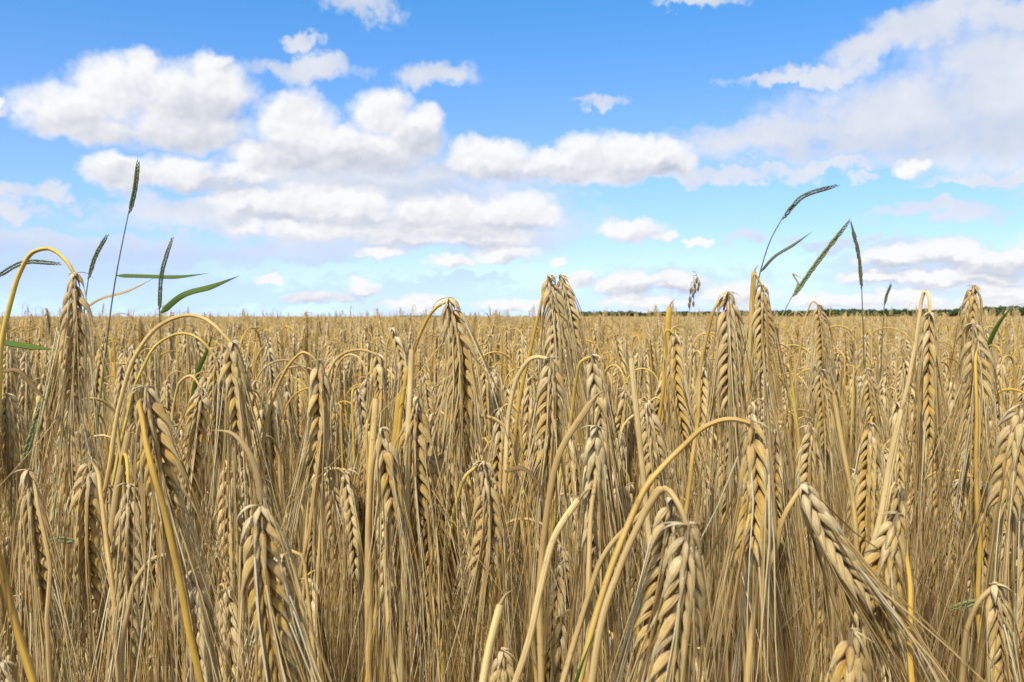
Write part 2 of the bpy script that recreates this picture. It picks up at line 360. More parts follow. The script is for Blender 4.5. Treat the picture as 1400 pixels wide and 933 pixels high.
def tube(mb, path, ra, rb=None, sides=8, ref=(0, -1, 0), mi=0, rnd=0.5, vscale=1.0):
    """elliptical tube along a path; ra across, rb along ref; closes to a point where a radius is 0"""
    p = np.asarray(path, float); n = len(p); rb = ra if rb is None else rb
    T = unit(np.gradient(p, axis=0)); R = np.broadcast_to(np.asarray(ref, float), p.shape)
    B = unit(R - (R * T).sum(1, keepdims=True) * T); N = np.cross(T, B)
    a = np.linspace(0, 2 * np.pi, sides, endpoint=False)
    P = p[:, None] + N[:, None] * (np.cos(a)[None, :, None] * np.asarray(ra)[:, None, None]) + B[:, None] * (np.sin(a)[None, :, None] * np.asarray(rb)[:, None, None])
    s = np.r_[0, np.cumsum(np.linalg.norm(np.diff(p, axis=0), axis=1))]
    mb.grid(P[None], np.linspace(0, 1, sides + 1), s * vscale, np.array([rnd]), mi)

# ---------------------------------------------------------------- the barley ear
PROF_T = {2: np.array([0, .10, .26, .44, .62, .79, .92, 1.0]), 1: np.array([0, .15, .40, .70, 1.0]), 0: np.array([0, .4, 1.0])}
PROF_R = {2: np.array([.30, .84, 1.0, .86, .54, .29, .15, .085]), 1: np.array([.25, .88, .95, .42, .08]), 0: np.array([.3, 1.0, .1])}
SIDES = {2: 8, 1: 6, 0: 4}
def husks(lod, b, O, S0, ln, w, th, t0, t1, keel=0.18):
    """K husks in ear space (x across, y out of the face, z along). Returns points, tips and tip directions"""
    T = PROF_T[lod]; R = PROF_R[lod]; ns = SIDES[lod]; K = len(b)
    sub = np.linspace(0, 1, 17); ang = t0[:, None] + (t1 - t0)[:, None] * sub[None] ** 1.1
    st = ln[:, None] / 16
    xo = np.cumsum(np.sin(ang) * st, 1) - np.sin(ang[:, :1]) * st; zo = np.cumsum(np.cos(ang) * st, 1) - np.cos(ang[:, :1]) * st
    XO = np.stack([np.interp(T, sub, xo[k]) for k in range(K)]); ZO = np.stack([np.interp(T, sub, zo[k]) for k in range(K)])
    AN = t0[:, None] + (t1 - t0)[:, None] * T[None] ** 1.1
    Z = np.array([0, 0, 1.0]); Bv = np.cross(np.broadcast_to(Z, O.shape), O)
    c = b[:, None] + O[:, None] * XO[..., None] + Z * (ZO[..., None] + 0)
    Od = O[:, None] * np.cos(AN)[..., None] - Z * np.sin(AN)[..., None]
    a = np.linspace(0, 2 * np.pi, ns, endpoint=False)
    ca, sa = np.cos(a), np.sin(a)
    oc = np.where(ca > 0, ca * .85 + np.abs(ca) ** 5 * .35, ca * 0.6); sa = np.sign(sa) * np.abs(sa) ** .9
    P = c[:, :, None] + Bv[:, None, None] * (sa[None, None, :, None] * (w / 2)[:, None, None, None] * R[None, :, None, None]) \
        + Od[:, :, None] * (oc[None, None, :, None] * (th / 2)[:, None, None, None] * R[None, :, None, None])
    tip = c[:, -1]; ta = AN[:, -1]; d = O * np.sin(ta)[:, None] + Z * np.cos(ta)[:, None]
    return P, tip, d
def make_ear(L, lod, rng, lat=0.5, awn=0.115, splay=1.0, sc=1.0, awn_keep=1.0):
    """ear in its own space, z from 0 (neck) to L (tip)"""
    ear, aw = MB(), MB()
    step = 0.0025 if lod == 2 else (0.0027 if lod == 1 else 0.0045)
    n = max(6, int(L / step)); i = np.arange(n); f = i / (n - 1)
    s = f * (L - 0.006); side = np.where(i % 2 == 0, 1.0, -1.0)
    env = np.clip(0.62 + i / 5.0, 0, 1) * (1 - 0.28 * np.clip((f - 0.72) / 0.28, 0, 1) ** 1.5) * sc
    j = lambda a: 1 + rng.normal(0, a, n)
    ln = 0.0118 * env * j(.09) * (1.25 if lod == 0 else 1); w = 0.0035 * env * j(.12); th = 0.0031 * env * j(.12)
    gone = rng.random(n) < 0.03; w[gone] *= .35; th[gone] *= .35; ln[gone] *= .8
    yj = rng.normal(0, 0.10, n)
    O = unit(np.stack([side, yj, np.zeros(n)], 1))
    b = np.stack([side * 0.0007, rng.normal(0, .0002, n), s], 1)
    P, tip, d = husks(lod, b, O, 0, ln, w, th, RAD(42) * j(.16), RAD(13) * j(.5))
    U = np.linspace(0, 1, SIDES[lod] + 1); V = PROF_T[lod][None] + 2.0 * np.floor(f * 10)[:, None]   # whole part: place along the ear
    ear.grid(P, U, V, rng.random(n))
    tips = [tip]; dirs = [d]; al = [np.full(n, awn) * (1 - 0.15 * f) * j(.12)]
    # slimmer spikelets along both faces
    for fy in (1.0, -1.0):
        if lod == 0 and fy < 0: continue
        O2 = unit(np.stack([side * (0.30 + .25 * rng.random(n)), np.full(n, fy), np.zeros(n)], 1))
        b2 = np.stack([side * 0.0004, np.full(n, fy * 0.0010), s + 0.0006], 1)
        fat = lat * j(.15)
        P, tip, d = husks(lod, b2, O2, 0, 0.0105 * env * j(.08), 0.0036 * fat * env, 0.0030 * fat * env, RAD(27) * j(.1), RAD(4) * j(.4))
        ear.grid(P, U, V, rng.random(n))
        m = rng.random(n) < (0.0, 0.5, 0.8)[lod]
        tips.append(tip[m]); dirs.append(d[m]); al.append((np.full(n, awn) * rng.uniform(.5, 1.0, n))[m])
    # dry scales and broken bits at the neck
    if lod:
        nb = 5; az_ = rng.uniform(0, 2 * np.pi, nb); Ob = np.stack([np.cos(az_), np.sin(az_), np.zeros(nb)], 1)
        P, _t, _d = husks(lod, Ob * .0004 + np.array([0, 0, -.0008]), Ob, 0, rng.uniform(.003, .009, nb), rng.uniform(.0007, .0024, nb), np.full(nb, .0005), RAD(1) * rng.uniform(35, 120, nb), RAD(1) * rng.uniform(-10, 60, nb))
        ear.grid(P, U, PROF_T[lod] * .4 + .6, rng.random(nb))
    # rachis
    if lod: tube(ear, np.array([[0, 0, -0.001], [0, 0, L * .5], [0, 0, L - .004]]), np.array([.0009, .0009, .0004]), sides=5)
    tip = np.vstack(tips); d = np.vstack(dirs); al = np.concatenate(al)
    m = rng.random(len(tip)) < awn_keep; tip, d, al = tip[m], d[m], al[m]
    K = len(tip)
    ns = {2: 7, 1: 5, 0: 3}[lod]; sd = 3
    tt = np.linspace(0, 1, ns)
    out = tip * np.array([1, 1, 0]); out = unit(out + rng.normal(0, .0015, (K, 3)) * np.array([1, 1, 0]))
    sp = np.abs(rng.normal(0.105, 0.085, K)) * splay; wob = rng.normal(0, 0.055, (K, 3)) * splay
    stray = rng.random(K) < 0.06; sp[stray] *= 2.6
    zz = np.array([0, 0, 1.0])
    P = np.empty((K, ns, 3)); p = tip.copy(); P[:, 0] = p
    for q in range(1, ns):
        g = tt[q]
        dd = unit(d * (1 - g) ** 2 * .8 + zz * 1.0 + out * sp[:, None] + wob * g)
        p = p + dd * (al / (ns - 1))[:, None]; P[:, q] = p
    r = (np.linspace(1, 0.28, ns) + .55 * (1 - tt) ** 6) * {2: .00024, 1: .00025, 0: .00045}[lod]
    T = unit(np.gradient(P, axis=1)); R = unit(np.cross(T, np.broadcast_to(out[:, None] + .01, T.shape))); B = np.cross(T, R)
    a = np.linspace(0, 2 * np.pi, sd, endpoint=False)
    G = P[:, :, None] + (R[:, :, None] * np.cos(a)[None, None, :, None] + B[:, :, None] * np.sin(a)[None, None, :, None]) * r[None, :, None, None]
    aw.grid(G, np.linspace(0, 1, sd + 1), tt, rng.random(K))
    return ear, aw
def bend(mb, spine, face, reach):
    """carry ear-space points onto a spine curve (neck first), extended past its end towards the ground"""
    sp = np.asarray(spine, float); L = plen(sp); n = len(sp)
    d = unit(sp[-1] - sp[-3]); ext = []; p = sp[-1]; dn = np.array([0, 0, -1.0]); h = L / (n - 1)
    k = int(reach / h) + 2
    for i in range(k):
        d = unit(d + dn * 0.8 * h / 0.06); p = p + d * h; ext.append(p)
    q = np.vstack([sp, ext]); T = unit(np.gradient(q, axis=0)); s = np.arange(len(q)) * h
    F = np.broadcast_to(np.asarray(face, float), q.shape)
    B = unit(F - (F * T).sum(1, keepdims=True) * T); N = np.cross(B, T)
    for a in range(len(mb.v)):
        v = mb.v[a]; t = v[:, 2]
        it = lambda A: np.stack([np.interp(t, s, A[:, c]) for c in range(3)], 1)
        low = np.minimum(t, 0)[:, None]
        mb.v[a] = it(q) + it(N) * v[:, :1] + it(B) * v[:, 1:2] + T[0] * low
def shift(mb, off):
    for a in range(len(mb.v)): mb.v[a] = mb.v[a] - off
def tag(o, label=None, cat=None, group=None, kind=None):
    if label: o['label'] = label
    if cat: o['category'] = cat
    if group: o['group'] = group
    if kind: o['kind'] = kind
    return o
def part(name, me, parent, color=None):
    o = bpy.data.objects.new(name, me); COL.objects.link(o); o.parent = parent
    if color: o.color = (*color, 1)
    return o
def root_at(name, loc):
    o = bpy.data.objects.new(name, None); COL.objects.link(o); o.location = loc; o.empty_display_size = .02
    return o

CP, SP_ = math.cos(PITCH), math.sin(PITCH)
def at(px, py, d):
    """world point seen at that place of the photograph, d metres ahead"""
    x = (px - 700) / F_PX; y = (466.5 - py) / F_PX
    w = np.array([x, CP + y * SP_, -SP_ + y * CP])
    return np.array([0, 0, CAM_Z]) + w * (d / w[1])
def to_px(p):
    r = np.asarray(p) - np.array([0, 0, CAM_Z]); y = r[1] * CP - r[2] * SP_; z = r[1] * SP_ + r[2] * CP
    return 700 + F_PX * r[0] / y, 466.5 - F_PX * z / y

# ---------------------------------------------------------------- the stalks one can tell apart in front
STEM_COL = {'gold': (0.66, 0.43, 0.085), 'ochre': (0.68, 0.47, 0.15), 'straw': (0.74, 0.54, 0.22), 'pale': (0.82, 0.64, 0.31), 'tan': (0.62, 0.45, 0.20), 'grey': (0.58, 0.43, 0.21), 'olive': (0.72, 0.54, 0.13)}
LANDMARKS = []        # (px, py, short words) used to say where the small stalks stand
GROUP = 'ripe barley stalks of the field'
def down_to_ground(pts, d, rng):
    """continue a stem (first point lowest) to the soil"""
    a, b = pts[0], pts[min(2, len(pts) - 1)]
    s = (a - b); s = s / max(1e-6, abs(s[2])); s[0] = np.clip(s[0], -.5, .5); s[1] = np.clip(s[1], -.1, .1)
    z = a[2]; low = []
    for g, k in ((1.0, 0.0), (0.62, .5), (0.3, .8)):
        zz = z * (1 - g)
        low.append(np.array([a[0] + s[0] * (z - zz) * (1 - .55 * g), a[1] + s[1] * (z - zz) * .5 + 0.02 * g, zz]))
    return low + list(pts)
def stalk(label, short, stem, ear, w, col='straw', view='F', behind=False, lat=None, leaf=None, seed=None, thick=1.0, splay=1.0, awn=0.115, name='barley_stalk'):
    """stem: photo points from the bottom to the neck; ear: neck to tip; w: width of the ear in photo pixels"""
    rng = np.random.default_rng(seed if seed is not None else abs(int(ear[0][0] * 7 + ear[0][1] * 13)))
    d = 1167 * (0.0122 if view == 'F' else 0.0100) / w
    yaw = {'F': rng.normal(0, RAD(9)), 'B': RAD(50) * rng.choice([-1, 1]) + rng.normal(0, RAD(6)), 'S': RAD(80)}[view]
    if lat is None: lat = {'F': 0.52, 'B': 0.85, 'S': .7}[view]
    ep = [at(x, y, d + 0.004 * i / len(ear)) for i, (x, y) in enumerate(ear)]
    n = len(stem); off = -0.010 if behind else 0.007
    sp = []
    for i, (x, y) in enumerate(stem):
        k = n - 1 - i                      # 0 at the neck
        sp.append(at(x, y, d + off * min(1.0, k / 2.0)))
    sp = down_to_ground(sp, d, rng) + [ep[0]]
    full = stem_path(sp, 130); wv = rng.normal(0, .00045, (12, 3)); tq = np.linspace(0, 11, len(full)); full = full + np.stack([np.interp(tq, np.arange(12), wv[:, c]) for c in range(3)], 1) * np.minimum(1, (len(full) - 1 - np.arange(len(full))) / 12)[:, None]
    base = full[0].copy(); base[2] = 0
    root = root_at(name, base)
    mb = MB(); s = arclen(full); tn = s[-1] - s
    r = np.interp(tn, [0, .012, .05, .2, .6], [.00062, .00068, .00088, .00106, .0015]) * thick
    for node in (0.30, 0.50): r *= 1 + 0.35 * np.exp(-((tn - node - .06 * rng.random()) / .0022) ** 2)
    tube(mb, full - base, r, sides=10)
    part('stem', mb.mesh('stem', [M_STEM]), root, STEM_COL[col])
    spine = smooth_path(ep, 40); L = plen(spine)
    e, a = make_ear(L, 2, rng, lat=lat, awn=awn, splay=splay)
    fx = np.array([math.sin(yaw), -math.cos(yaw), 0])
    t = unit(spine[-1] - spine[0]); fx = fx - t * fx.dot(t)
    for m in (e, a): bend(m, spine, fx, 0.17); shift(m, base)
    eo = part('ear', e.mesh('ear', [M_EAR]), root)
    part('awns', a.mesh('awns', [M_AWN]), eo)
    if leaf: blade(root, base, leaf[0], leaf[1] if len(leaf) > 1 else d, leaf[2] if len(leaf) > 2 else 0.0016, leaf[3] if len(leaf) > 3 else M_DRY)
    tag(root, label, 'barley stalk', GROUP)
    if short: LANDMARKS.append((ear[0][0], (ear[0][1] + ear[-1][1]) / 2, short))
    return root
def blade(root, base, pts, d, hw, mat, name='leaf', roll=0.6):
    q = smooth_path([at(x, y, d + (p[0] if p else 0)) for x, y, *p in pts], 40)
    t = np.linspace(0, 1, 40); ra = hw * np.clip(np.minimum(t * 9 + .35, (1 - t) * 2.6 + .02), 0, 1)
    mb = MB(); tube(mb, q - base, ra, ra * 0.12 + .00008, 8, ref=(math.sin(roll), -math.cos(roll), .5))
    return part(name, mb.mesh(name, [mat]), root)
def straw(label, stem, d, col='pale', thick=1.3, cat='dry straw'):
    rng = np.random.default_rng(abs(int(stem[0][0])))
    full = stem_path(down_to_ground([at(x, y, d) for x, y in stem], d, rng), 90)
    base = full[0].copy(); base[2] = 0; root = root_at('dry_straw', base)
    s = arclen(full); tn = s[-1] - s; tdir = unit(full[-1] - full[-3])
    r = .0012 * thick * np.interp(tn, [0, .002, .3, .9], [.85, 1.0, 1.15, 1.4])
    mb = MB(); tube(mb, full - base, r, r * .75, sides=9)
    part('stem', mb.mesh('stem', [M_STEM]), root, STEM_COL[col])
    # torn end: a short split tongue
    q = smooth_path([full[-1], full[-1] + tdir * .002 + np.array([.0012, 0, .001]), full[-1] + tdir * .004 + np.array([.003, -.001, .001])], 8)
    mb = MB(); tube(mb, q - base, np.linspace(.0008, .0001, 8), np.linspace(.0003, .0001, 8), 5)
    part('torn_end', mb.mesh('torn_end', [M_DRY]), root)
    tag(root, label, cat, 'broken straws among the ears')

H = stalk
H('tall golden ear hanging from a full high arch, rising above the horizon at the left', 'the high arched ear', [(0, 520), (3, 470), (14, 410), (27, 370), (45, 343), (65, 337), (85, 350), (98, 368)], [(102, 376), (103, 450), (97, 560)], 38, 'olive', thick=1.25, splay=1.3, leaf=([(3, 508), (22, 506), (42, 525), (66, 552)], .36, .0010, M_OAT))
H('plump ear at the end of the upper of two nested arching stems, breaking the skyline', 'the nested arches', [(148, 650), (165, 560), (190, 480), (215, 448), (250, 433), (280, 437), (305, 457)], [(316, 470), (322, 525), (330, 605)], 34, 'straw', 'B')
H('narrow ear under the lower of two nested arching stems', None, [(155, 650), (175, 570), (190, 515), (215, 470), (250, 456), (275, 466)], [(296, 492), (298, 550), (292, 615)], 29, 'olive')
H('ear on a small hooked stem directly below the two nested arches', 'the small hooked stem', [(228, 680), (232, 600), (238, 550), (250, 520), (262, 514)], [(276, 532), (268, 590), (255, 690)], 32, 'straw')
H('large ear hidden behind its own sharply kinked ochre stem that crosses down the left front', 'the crossing ochre stem', [(277, 940), (262, 860), (245, 790), (228, 720), (208, 640), (197, 580), (194, 540)], [(200, 532), (216, 620), (238, 730)], 54, 'gold', behind=True, thick=1.1)
H('stiff ear with its stem pressed against it, lowest and nearest the left edge', 'the left edge ear', [(68, 940), (66, 850), (62, 760), (52, 690), (44, 655)], [(38, 645), (45, 720), (60, 840)], 43, 'tan', behind=True)
H('ear with a thick tan stem pressed to its right side, second from the left edge', 'the second left ear', [(162, 940), (157, 850), (149, 760), (138, 680), (131, 640)], [(123, 628), (118, 720), (124, 840)], 42, 'straw', behind=True, thick=1.2)
H('fat bright ochre stem slanting out past the lower left corner of the photo', None, [(45, 940), (20, 860), (0, 780), (-30, 690), (-50, 640)], [(-58, 632), (-62, 690), (-60, 780)], 60, 'gold', thick=1.3)
H('low ear drooping from a round pale hoop in front of the crossing ochre stem', 'the pale hooped stem', [(167, 940), (172, 850), (185, 795), (205, 768), (225, 759), (247, 762)], [(263, 783), (272, 850), (279, 950)], 42, 'grey', 'B')
H('slim ear with a straight pale stem along its left side beneath a curled leaf', 'the curled dry leaf', [(312, 830), (308, 720), (313, 650), (318, 620)], [(325, 606), (330, 660), (334, 730)], 32, 'pale')
H('huge near ear with thick tan stem bowing down its right side, left of the middle', 'the huge left ear', [(436, 940), (418, 860), (402, 790), (389, 745), (373, 712)], [(355, 695), (362, 800), (390, 960)], 62, 'straw', leaf=([(357, 690), (350, 645), (336, 612), (316, 592), (288, 588)], 0.245, .0009), thick=1.0)
H('ear on a long yellow stem curving up like a shepherds crook, left of the middle', 'the yellow crook', [(355, 650), (362, 590), (380, 530), (400, 495), (418, 482)], [(434, 495), (438, 560), (428, 655)], 33, 'ochre', 'B', thick=.9)
H('ragged ear with a blown white husk at its neck, beside a hooked pale straw', 'the ragged ear', [(452, 800), (440, 740), (438, 700), (440, 670)], [(450, 655), (462, 720), (466, 810)], 30, 'tan', seed=91)
H('thin ear leaning right, touching the ragged ear with the white husk', None, [(470, 800), (472, 720), (468, 665)], [(474, 645), (482, 700), (486, 790)], 27, 'pale', 'B')
H('braided ear on a thin wide arched stem just above the two slender middle straws', 'the wide thin arch', [(444, 560), (448, 510), (460, 490), (480, 480), (502, 480)], [(516, 486), (518, 540), (510, 600)], 27, 'straw', 'B')
H('upright looking braided ear hanging high between the yellow crook and the tall centre ears', None, [(530, 600), (528, 520), (531, 465)], [(537, 450), (551, 500), (548, 570)], 22, 'ochre', 'B')
H('plump braided ear standing directly on top of a lower ear near the straight middle straw', 'the upper stacked ear', [(508, 800), (506, 700), (512, 620)], [(521, 588), (531, 640), (541, 715)], 36, 'tan', 'B')
H('pale ear right below another one, its stem running down its face', 'the lower stacked ear', [(541, 940), (532, 840), (526, 760), (525, 710)], [(533, 690), (531, 760), (545, 870)], 42, 'pale', behind=True)
H('whitish ear half covered by the upright pale straw stub', 'the pale straw stub', [(560, 760), (556, 660), (560, 570)], [(570, 545), (566, 610), (572, 730)], 43, 'pale')
H('tall ear with awns splayed to the right on a slanting golden stem, left of centre', 'the splayed awns', [(538, 640), (545, 570), (560, 500), (577, 450), (597, 420)], [(614, 410), (628, 480), (628, 610)], 42, 'gold', splay=2.2)
H('ear hanging straight from a smooth evenly curved stem, just left of the lower centre', 'the smooth curved stem', [(608, 940), (606, 860), (612, 760), (625, 685), (642, 645)], [(661, 634), (668, 710), (655, 810)], 43, 'olive')
H('pale ear on a thick grey bent stem in the very centre of the photo', 'the centre ear', [(692, 940), (693, 800), (688, 700), (690, 640), (695, 560), (710, 510), (730, 489)], [(753, 492), (753, 560), (746, 650)], 43, 'pale', thick=1.2, leaf=([(690, 645), (712, 640), (735, 660), (746, 700)], .32, .0009, M_OAT))
H('left of the twin ears that top the skyline at the centre, on a golden stem', 'the twin skyline ears', [(702, 620), (710, 560), (725, 480), (739, 415)], [(750, 378), (759, 430), (763, 515)], 32, 'gold', thick=1.1)
H('right of the twin ears that top the skyline at the centre', None, [(790, 560), (791, 500), (787, 430)], [(767, 378), (778, 425), (786, 490)], 27, 'ochre')
H('ear on a pale crook just right of the pale ear in the very centre', 'the pale crook', [(772, 620), (782, 560), (788, 520), (797, 492)], [(809, 488), (820, 555), (826, 645)], 32, 'olive', 'B')
H('plump yellow ear at the right of the centre with a tan stem down its face', 'the plump yellow ear', [(806, 940), (806, 820), (808, 700), (818, 610)], [(814, 586), (811, 655), (814, 775)], 41, 'tan', 'B', behind=True)
H('bent over ear right behind the split topped pale straw', 'the split topped straw', [(905, 800), (898, 680), (886, 580)], [(884, 553), (893, 620), (903, 700)], 38, 'straw')
H('neatly braided ear hanging in front of a tall golden stem, right of centre', 'the neatly braided ear', [(903, 560), (910, 490), (913, 450)], [(922, 458), (922, 520), (934, 605)], 28, 'gold', 'B')
H('broad ear reaching over the skyline from a tall golden hook, right of centre', 'the tall golden hook', [(952, 560), (958, 500), (968, 450), (981, 415)], [(995, 402), (997, 460), (998, 560)], 38, 'ochre')
H('ear crossing the skyline below the arched green grass', 'the arched green grass', [(1028, 490), (1030, 430), (1032, 375)], [(1042, 392), (1043, 440), (1046, 520)], 29, 'gold')
H('big pale ear at the end of the longest arching stem, right of the lower centre', 'the longest arching stem', [(790, 940), (815, 840), (858, 722), (890, 660), (930, 612), (962, 583), (1000, 573)], [(1028, 580), (1032, 660), (1018, 770)], 48, 'ochre', 'B', thick=1.1, splay=1.2)
H('smaller loose ear tucked behind the neck of the longest arching stem', None, [(1010, 800), (1003, 700), (996, 610)], [(1002, 586), (995, 650), (1004, 740)], 35, 'tan')
H('ear half hidden by the nearest one, hung from the left of two parallel slanting stems', 'the parallel slanting stems', [(768, 940), (800, 832), (836, 748), (880, 697), (906, 665)], [(917, 685), (908, 770), (888, 900)], 54, 'tan', thick=1.1)
H('nearest and largest ear, hung from the right of two parallel slanting stems', 'the nearest ear', [(808, 940), (830, 820), (858, 750), (890, 693), (910, 668), (927, 690)], [(940, 722), (932, 820), (912, 960)], 70, 'tan', thick=1.1)
H('long thick ear lying diagonally down to the right, at the lower right', 'the diagonal ear', [(1018, 940), (1030, 840), (1050, 762), (1073, 702)], [(1098, 664), (1138, 745), (1196, 826)], 48, 'straw', 'B', thick=1.1, splay=2.2)
H('squat ear behind a straight bright yellow stem in the lower right', 'the bright yellow stem', [(1248, 940), (1244, 830), (1236, 755)], [(1226, 706), (1204, 790), (1214, 890)], 56, 'gold', behind=True, lat=.7)
H('pale ear cut by the bottom of the photo, under the diagonal ear', None, [(1190, 960), (1188, 930), (1178, 885)], [(1164, 866), (1160, 930), (1158, 1010)], 68, 'tan', lat=.75)
H('loose ear in the bottom right corner under a thick bowed pale stem', 'the bottom right ear', [(1312, 940), (1325, 850), (1343, 815)], [(1360, 802), (1368, 870), (1378, 970)], 50, 'grey', thick=1.3)
H('white topped ear between the longest arch and the diagonal ear', 'the white topped ear', [(1130, 760), (1124, 680), (1116, 610)], [(1110, 586), (1106, 650), (1124, 740)], 34, 'pale')
H('large braided ear hung from a V shaped straw tip above the tree line at right', 'the V shaped straw', [(1205, 700), (1225, 620), (1240, 530), (1256, 445), (1268, 397), (1271, 408)], [(1271, 430), (1268, 510), (1270, 612)], 30, 'pale', 'B', thick=1.1)
H('wide ear split down the middle by a straight golden stem, near the right edge', 'the golden split ear', [(1338, 680), (1337, 600), (1335, 500), (1334, 455)], [(1331, 445), (1337, 520), (1328, 620)], 38, 'gold', behind=True)
H('small dark ear crossing the tree line under a bent over stem at the right', None, [(1338, 560), (1334, 470), (1337, 400)], [(1331, 392), (1325, 430), (1324, 500)], 22, 'ochre', 'B')
H('big pale ear cut by the right edge of the photo', 'the right edge ear', [(1425, 720), (1420, 620), (1408, 570)], [(1396, 556), (1384, 620), (1374, 710)], 40, 'pale', 'B')
H('medium ear below the golden split ear near the right edge', None, [(1312, 680), (1314, 600)], [(1324, 558), (1325, 610), (1328, 670)], 28, 'straw')
H('dull braided ear low down between the bright yellow stem and the right edge', 'the dull braided ear', [(1362, 800), (1356, 720)], [(1345, 664), (1342, 730), (1340, 810)], 30, 'grey', 'B')
H('smaller ear crossing the tree line just left of the V shaped straw', 'the small tree line ear', [(1093, 480), (1103, 430), (1113, 412)], [(1119, 418), (1124, 460), (1126, 515)], 20, 'ochre')
H('ear below the arched green grass on a low rounded hoop of stem', 'the low rounded hoop', [(1092, 640), (1090, 580), (1075, 530), (1060, 512), (1048, 530)], [(1046, 545), (1048, 590), (1056, 650)], 24, 'olive')
H('slim ear with twisted awns right of the low rounded hoop of stem', None, [(1140, 640), (1136, 560)], [(1122, 508), (1127, 560), (1130, 620)], 26, 'pale')
H('top of an ear poking in at the bottom centre beside a slanting cut straw', 'the bottom centre ear', [(700, 960), (697, 925)], [(686, 892), (688, 940), (692, 1010)], 46, 'pale', lat=.8)
H('rosy pale ear between the plump yellow ear and the slanting stems', None, [(838, 820), (840, 740)], [(850, 668), (868, 760), (856, 880)], 30, 'grey', 'B')
H('brownish ear touching the left edge of the photo below the high arch', None, [(-8, 700), (-6, 600)], [(10, 540), (12, 590), (8, 660)], 22, 'tan', 'B')
H('faint small ear hanging from a thin crook above the yellow crook', 'the faint crook', [(342, 600), (346, 520), (354, 482)], [(366, 468), (370, 520), (372, 580)], 21, 'ochre')
H('narrow ear standing between the tall splayed awns and the centre ear', None, [(655, 620), (656, 550)], [(663, 505), (665, 560), (667, 610)], 16, 'straw', 'B')
H('little braided ear low behind the split topped pale straw', None, [(868, 700), (860, 600)], [(853, 536), (855, 590), (852, 650)], 19, 'tan', 'B')
H('pale ear in the gap right of the V shaped straw, small and hooked', None, [(1180, 620), (1178, 540)], [(1186, 506), (1192, 560), (1196, 620)], 23, 'straw')
H('tip of a pale ear just showing in the bottom left corner', None, [(-25, 960), (-18, 925)], [(2, 908), (8, 950), (8, 1010)], 52, 'grey')
# plain straws without an ear to be seen
straw('upright pale straw stub with a square cut top, left of the centre', [(556, 660), (558, 600), (563, 478)], .33, 'pale', 1.0)
straw('long straight straw running down to the bottom edge left of the stacked ears', [(505, 940), (503, 780), (507, 640), (514, 545)], .36, 'straw', 1.2)
straw('split topped pale straw right of the centre', [(884, 700), (874, 600), (867, 530), (863, 490)], .34, 'pale', .95)
straw('short cut straw leaning at the bottom edge, left of the centre', [(658, 945), (668, 890), (684, 826)], .27, 'pale', 1.1)
straw('bright ochre straw stump beside the pale stub', [(538, 660), (541, 600), (547, 538)], .40, 'gold', 1.5)
straw('thin slanting straw with a pale blade top, in the lower centre', [(702, 940), (722, 880), (740, 800), (760, 730), (791, 683)], .28, 'pale', .95)
straw('broken stem leaning right that ends beside the centre ear', [(740, 940), (739, 780), (748, 700), (765, 620), (808, 550)], .30, 'tan', .95)
straw('tall stiff golden stem behind the arched green grass', [(1024, 520), (1027, 440), (1031, 372)], .62, 'ochre', 1.6)
straw('folded golden straw poking up over the field right of the centre', [(906, 560), (911, 480), (915, 420)], .55, 'gold', 1.5)
straw('pale stem slanting up from the lower right to the V shaped straw', [(1190, 760), (1205, 700), (1215, 640), (1232, 560)], .36, 'pale', 1.0)
straw('thick pale straw going down beside the diagonal ear', [(1172, 760), (1168, 700), (1150, 600), (1140, 540)], .40, 'straw', .95)
straw('greyish stem standing behind the second left ear', [(150, 760), (158, 680), (176, 590)], .36, 'grey', 1.15)

# ---------------------------------------------------------------- green weeds
def spike_grass(label, stem, spike, d, w, leaves=(), col=(0.12, 0.15, 0.06), mat=None):
    mat = mat or M_WEED
    rng = np.random.default_rng(abs(int(spike[0][0] * 3 + 7)))
    full = stem_path(down_to_ground([at(x, y, d) for x, y in stem], d, rng), 110)
    base = full[0].copy(); base[2] = 0; root = root_at('couch_grass', base)
    mb = MB(); w = w * .66; r = np.linspace(.0010, .00038, 110) * (d / .6) ** .5
    tube(mb, full - base, r, sides=6)
    part('stem', mb.mesh('stem', [M_STEM]), root, col)
    q = smooth_path([at(x, y, d) for x, y in spike], 60); L = plen(q)
    n = max(10, int(L / (w * d / F_PX * .42))); i = np.arange(n); f = i / (n - 1.0); s = f * L * .97
    side = np.where(i % 2 == 0, 1.0, -1.0); sw = w * d / F_PX
    env = np.clip(.55 + i / 4, 0, 1) * np.clip(.45 + (1 - f) * 2.2, 0, 1)
    O = unit(np.stack([side, rng.normal(0, .35, n), np.zeros(n)], 1))
    b = np.stack([side * sw * .08, np.zeros(n), s], 1)
    P, tip, dr = husks(1, b, O, 0, sw * 1.9 * env, sw * .48 * env, sw * .52 * env, np.full(n, RAD(17)), np.full(n, RAD(6)))
    mb = MB(); mb.grid(P, np.linspace(0, 1, 7), PROF_T[1], rng.random(n))
    tube(mb, np.array([[0, 0, 0], [0, 0, L * .5], [0, 0, L * .98]]), np.array([.16, .12, .05]) * sw, sides=5)
    bend(mb, q, (0.3, -1, 0), sw * 3); shift(mb, base)
    part('spike', mb.mesh('spike', [mat]), root)
    for pts, hw, m in leaves: blade(root, base, pts, d, hw, m)
    tag(root, label, 'grass', 'wild grasses standing above the crop')
spike_grass('tallest dark grass spike standing straight up against the sky at the left', [(146, 470), (152, 420), (160, 370), (176, 290)], [(177, 292), (184, 262), (189, 220)], .62, 9, [([(160, 377), (200, 378), (240, 379), (285, 374)], .0016, M_GREEN)])
